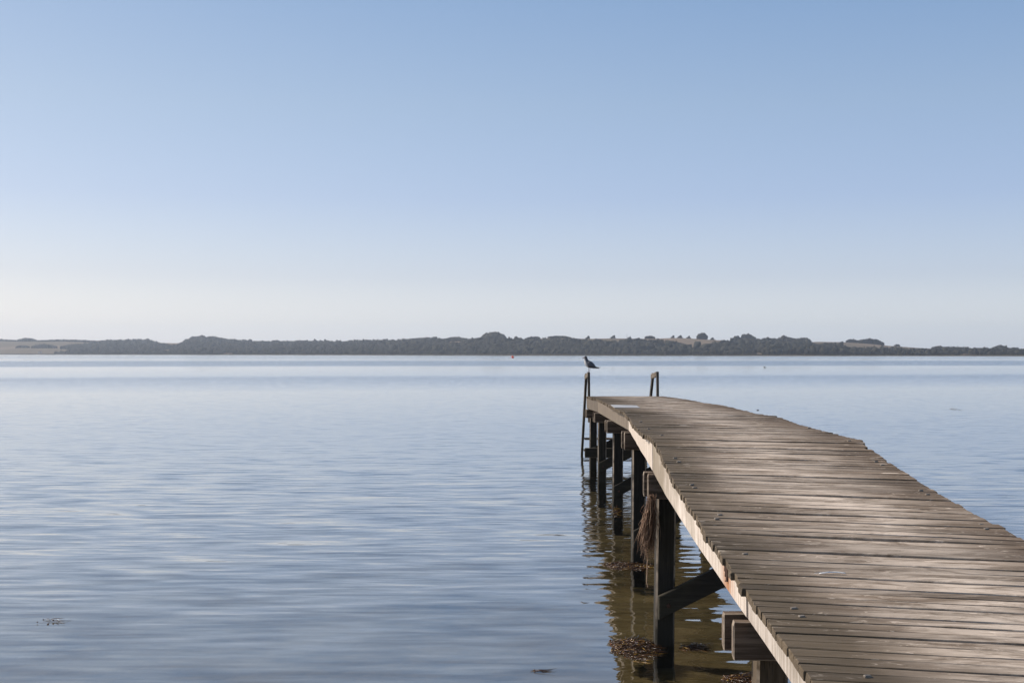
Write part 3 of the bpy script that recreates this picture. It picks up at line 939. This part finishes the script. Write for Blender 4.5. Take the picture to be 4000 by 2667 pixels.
tag(g2, 'small distant gull swimming alone on the water right of the pier', 'gull')
gull_parts(g2, swim=True)
g2.scale = (1.7, 1.7, 1.25)

# ------------------------------------------------------------------ seaweed
t = NT('wet bladder wrack')
rnd = t.attr('rnd')
col = t.ramp(rnd, [(0.0, (.025, .012, .005)), (.6, (.095, .043, .015)), (.86, (.15, .07, .02)), (.95, (.42, .25, .03)), (1.0, (.3, .07, .02))])
M['wrack'] = t.principled(col, .2, None, spec=.35)
t = NT('dry hanging wrack')
rnd = t.attr('rnd')
col = t.ramp(rnd, [(0.0, (.07, .035, .02)), (.5, (.2, .11, .065)), (1.0, (.42, .29, .2))])
M['drywrack'] = t.principled(col, .7, None, spec=.3)

def wrack(label, quad, n, seed, group='floating seaweed', thick=1.0):
    """floating tangle of ribbons and bladders inside a rough ellipse given by photo pixels (cx, cy, rx, ry)"""
    random.seed(seed)
    c = water_at(quad[0], quad[1])
    l = water_at(quad[0] - quad[2], quad[1]); fz = water_at(quad[0], quad[1] - quad[3])
    rx, ry = (c - l).length, (c - fz).length
    mb = MB()
    for i in range(n):
        a = random.uniform(0, 6.283); q = math.sqrt(random.random())
        q *= .65 + .45 * mnoise.noise(Vector((math.cos(a) * 1.5, math.sin(a) * 1.5, seed)))
        x, y = math.cos(a) * q * rx, math.sin(a) * q * ry
        z = random.uniform(-.004, .012) * (1.2 - q) * thick * 1.6
        if random.random() < .86:
            L = random.uniform(.05, .17); h = random.uniform(-.9, .9)
            pts = [(x, y, z)]
            for k in range(3):
                h += random.uniform(-.6, .6)
                p = pts[-1]
                pts.append((p[0] + math.cos(h) * L / 3, p[1] + math.sin(h) * L / 3, max(-.004, p[2] + random.uniform(-.006, .007) * thick)))
            w = random.uniform(.002, .006)
            mb.tube(pts, [w * .7, w, w, w * .3], 4, min(.92, random.random() ** 1.4), flat=.35)
        else:
            r = random.uniform(.003, .008)
            mb.blob((x, y, z + r * .5), r * 1.3, r, r, sub=1, rr=random.random() ** .8)
    o = mb.build('seaweed', M['wrack'], smooth=True)
    o.location = c
    tag(o, label, 'seaweed', group)
    random.seed(seed + 99)
    return o
wrack('brown seaweed tangle floating around the second left post', (2440, 2210, 130, 24), 620, 11)
wrack('brown seaweed tangle floating left of the nearest tall post', (2460, 2530, 120, 52), 950, 12)
wrack('thin strip of seaweed floating right of the nearest tall post', (2700, 2530, 80, 16), 160, 13)
wrack('seaweed patch floating by the pale post at the bottom edge', (2880, 2652, 90, 22), 320, 14)
wrack('small yellowish seaweed knot on the third left post at the waterline', (2396, 1992, 15, 16), 110, 15, thick=3.0)
wrack('scatter of tiny seaweed bits floating alone at lower left', (190, 2428, 110, 16), 16, 16)
wrack('small yellowish seaweed crumbs on the water left of the pier at bottom', (2085, 2620, 16, 5), 16, 17)
wrack('single dark weed scrap on the open water right of the pier', (3725, 1598, 9, 4), 30, 18, thick=2.0)

random.seed(5)
root = W3(.474, .000866, .485)
mb = MB()
for i in range(400):
    x, y = random.gauss(.0, .015), random.gauss(0, .015)
    z = random.uniform(-.18, 0) if i % 3 else random.uniform(-.02, .03)
    L = random.uniform(.10, .30) if i % 3 else random.uniform(.25, .5)
    pts = [(x, y, z)]
    dx = random.gauss(-.028, .025)
    m = 5
    for k in range(m):
        p = pts[-1]
        pts.append((p[0] + dx / m + random.gauss(0, .009), p[1] + random.gauss(0, .006), p[2] - L / m))
    mb.tube(pts, [.0018, .0024, .0022, .0026, .0016, .0006], 4, random.random(), flat=.5)
pts = [(-.03, 0, -.42)]
for k in range(7):
    p = pts[-1]; pts.append((p[0] + random.gauss(-.003, .006), p[1], p[2] - .035))
mb.tube(pts, .0035, 4, .9)
hs = mb.build('hanging_seaweed', M['drywrack'])
hs.location = root
tag(hs, 'shaggy reddish-brown bundle of dried seaweed hanging from a beam end', 'seaweed')

# ------------------------------------------------------------------ feather on the deck
p = deck_at(3240, 2244)
ft = empty('feather', p + Vector((0, 0, .006)))
tag(ft, 'small white feather lying on the near deck planks', 'feather')
M['feather'] = simple('white feather', (.72, .7, .68), .7, .1, 80)
vs, fs = [], []
n = 12
for k in range(n + 1):
    u = k / n
    x = -.045 + .12 * u
    w = .011 * math.sin(math.pi * min(1, u * .85 + .08)) ** .7 + random.gauss(0, .0006)
    z = .006 * math.sin(u * 3)
    for yy, zz in ((-w, -.001), (0, .003), (w, -.001), (0, -.002)):
        vs.append((x, yy * .9 + .01 * math.sin(u * 2.2), z + zz))
for k in range(n):
    for i in range(4):
        j = (i + 1) % 4
        fs.append((k * 4 + i, (k + 1) * 4 + i, (k + 1) * 4 + j, k * 4 + j))
fs += [(0, 1, 2, 3), tuple(n * 4 + i for i in (3, 2, 1, 0))]
mesh_obj('vane', vs, fs, M['feather'], ft, True)
mb = MB(); mb.tube([(-.065, .002, .002), (0, .006, .009), (.07, .010, .004)], [.0014, .0011, .0005], 5); mb.build('quill', M['feather'], ft)

# ------------------------------------------------------------------ air
t = NT('thin sea haze')
v = t.n('ShaderNodeVolumePrincipled', {'Color': (.76, .86, 1, 1), 'Density': 1.0e-4, 'Anisotropy': .3})
t.t.links.new(v.outputs[0], t.out.inputs['Volume'])
x0, x1, y0, y1, z0, z1 = -6500, 6500, -40, 7500, -8, 160
vs = [(x, y, z) for z in (z0, z1) for y in (y0, y1) for x in (x0, x1)]
hz = mesh_obj('haze', vs, [(0, 2, 3, 1), (4, 5, 7, 6), (0, 1, 5, 4), (2, 6, 7, 3), (0, 4, 6, 2), (1, 3, 7, 5)], t.m)
tag(hz, 'thin pale haze over the lake', kind='stuff')
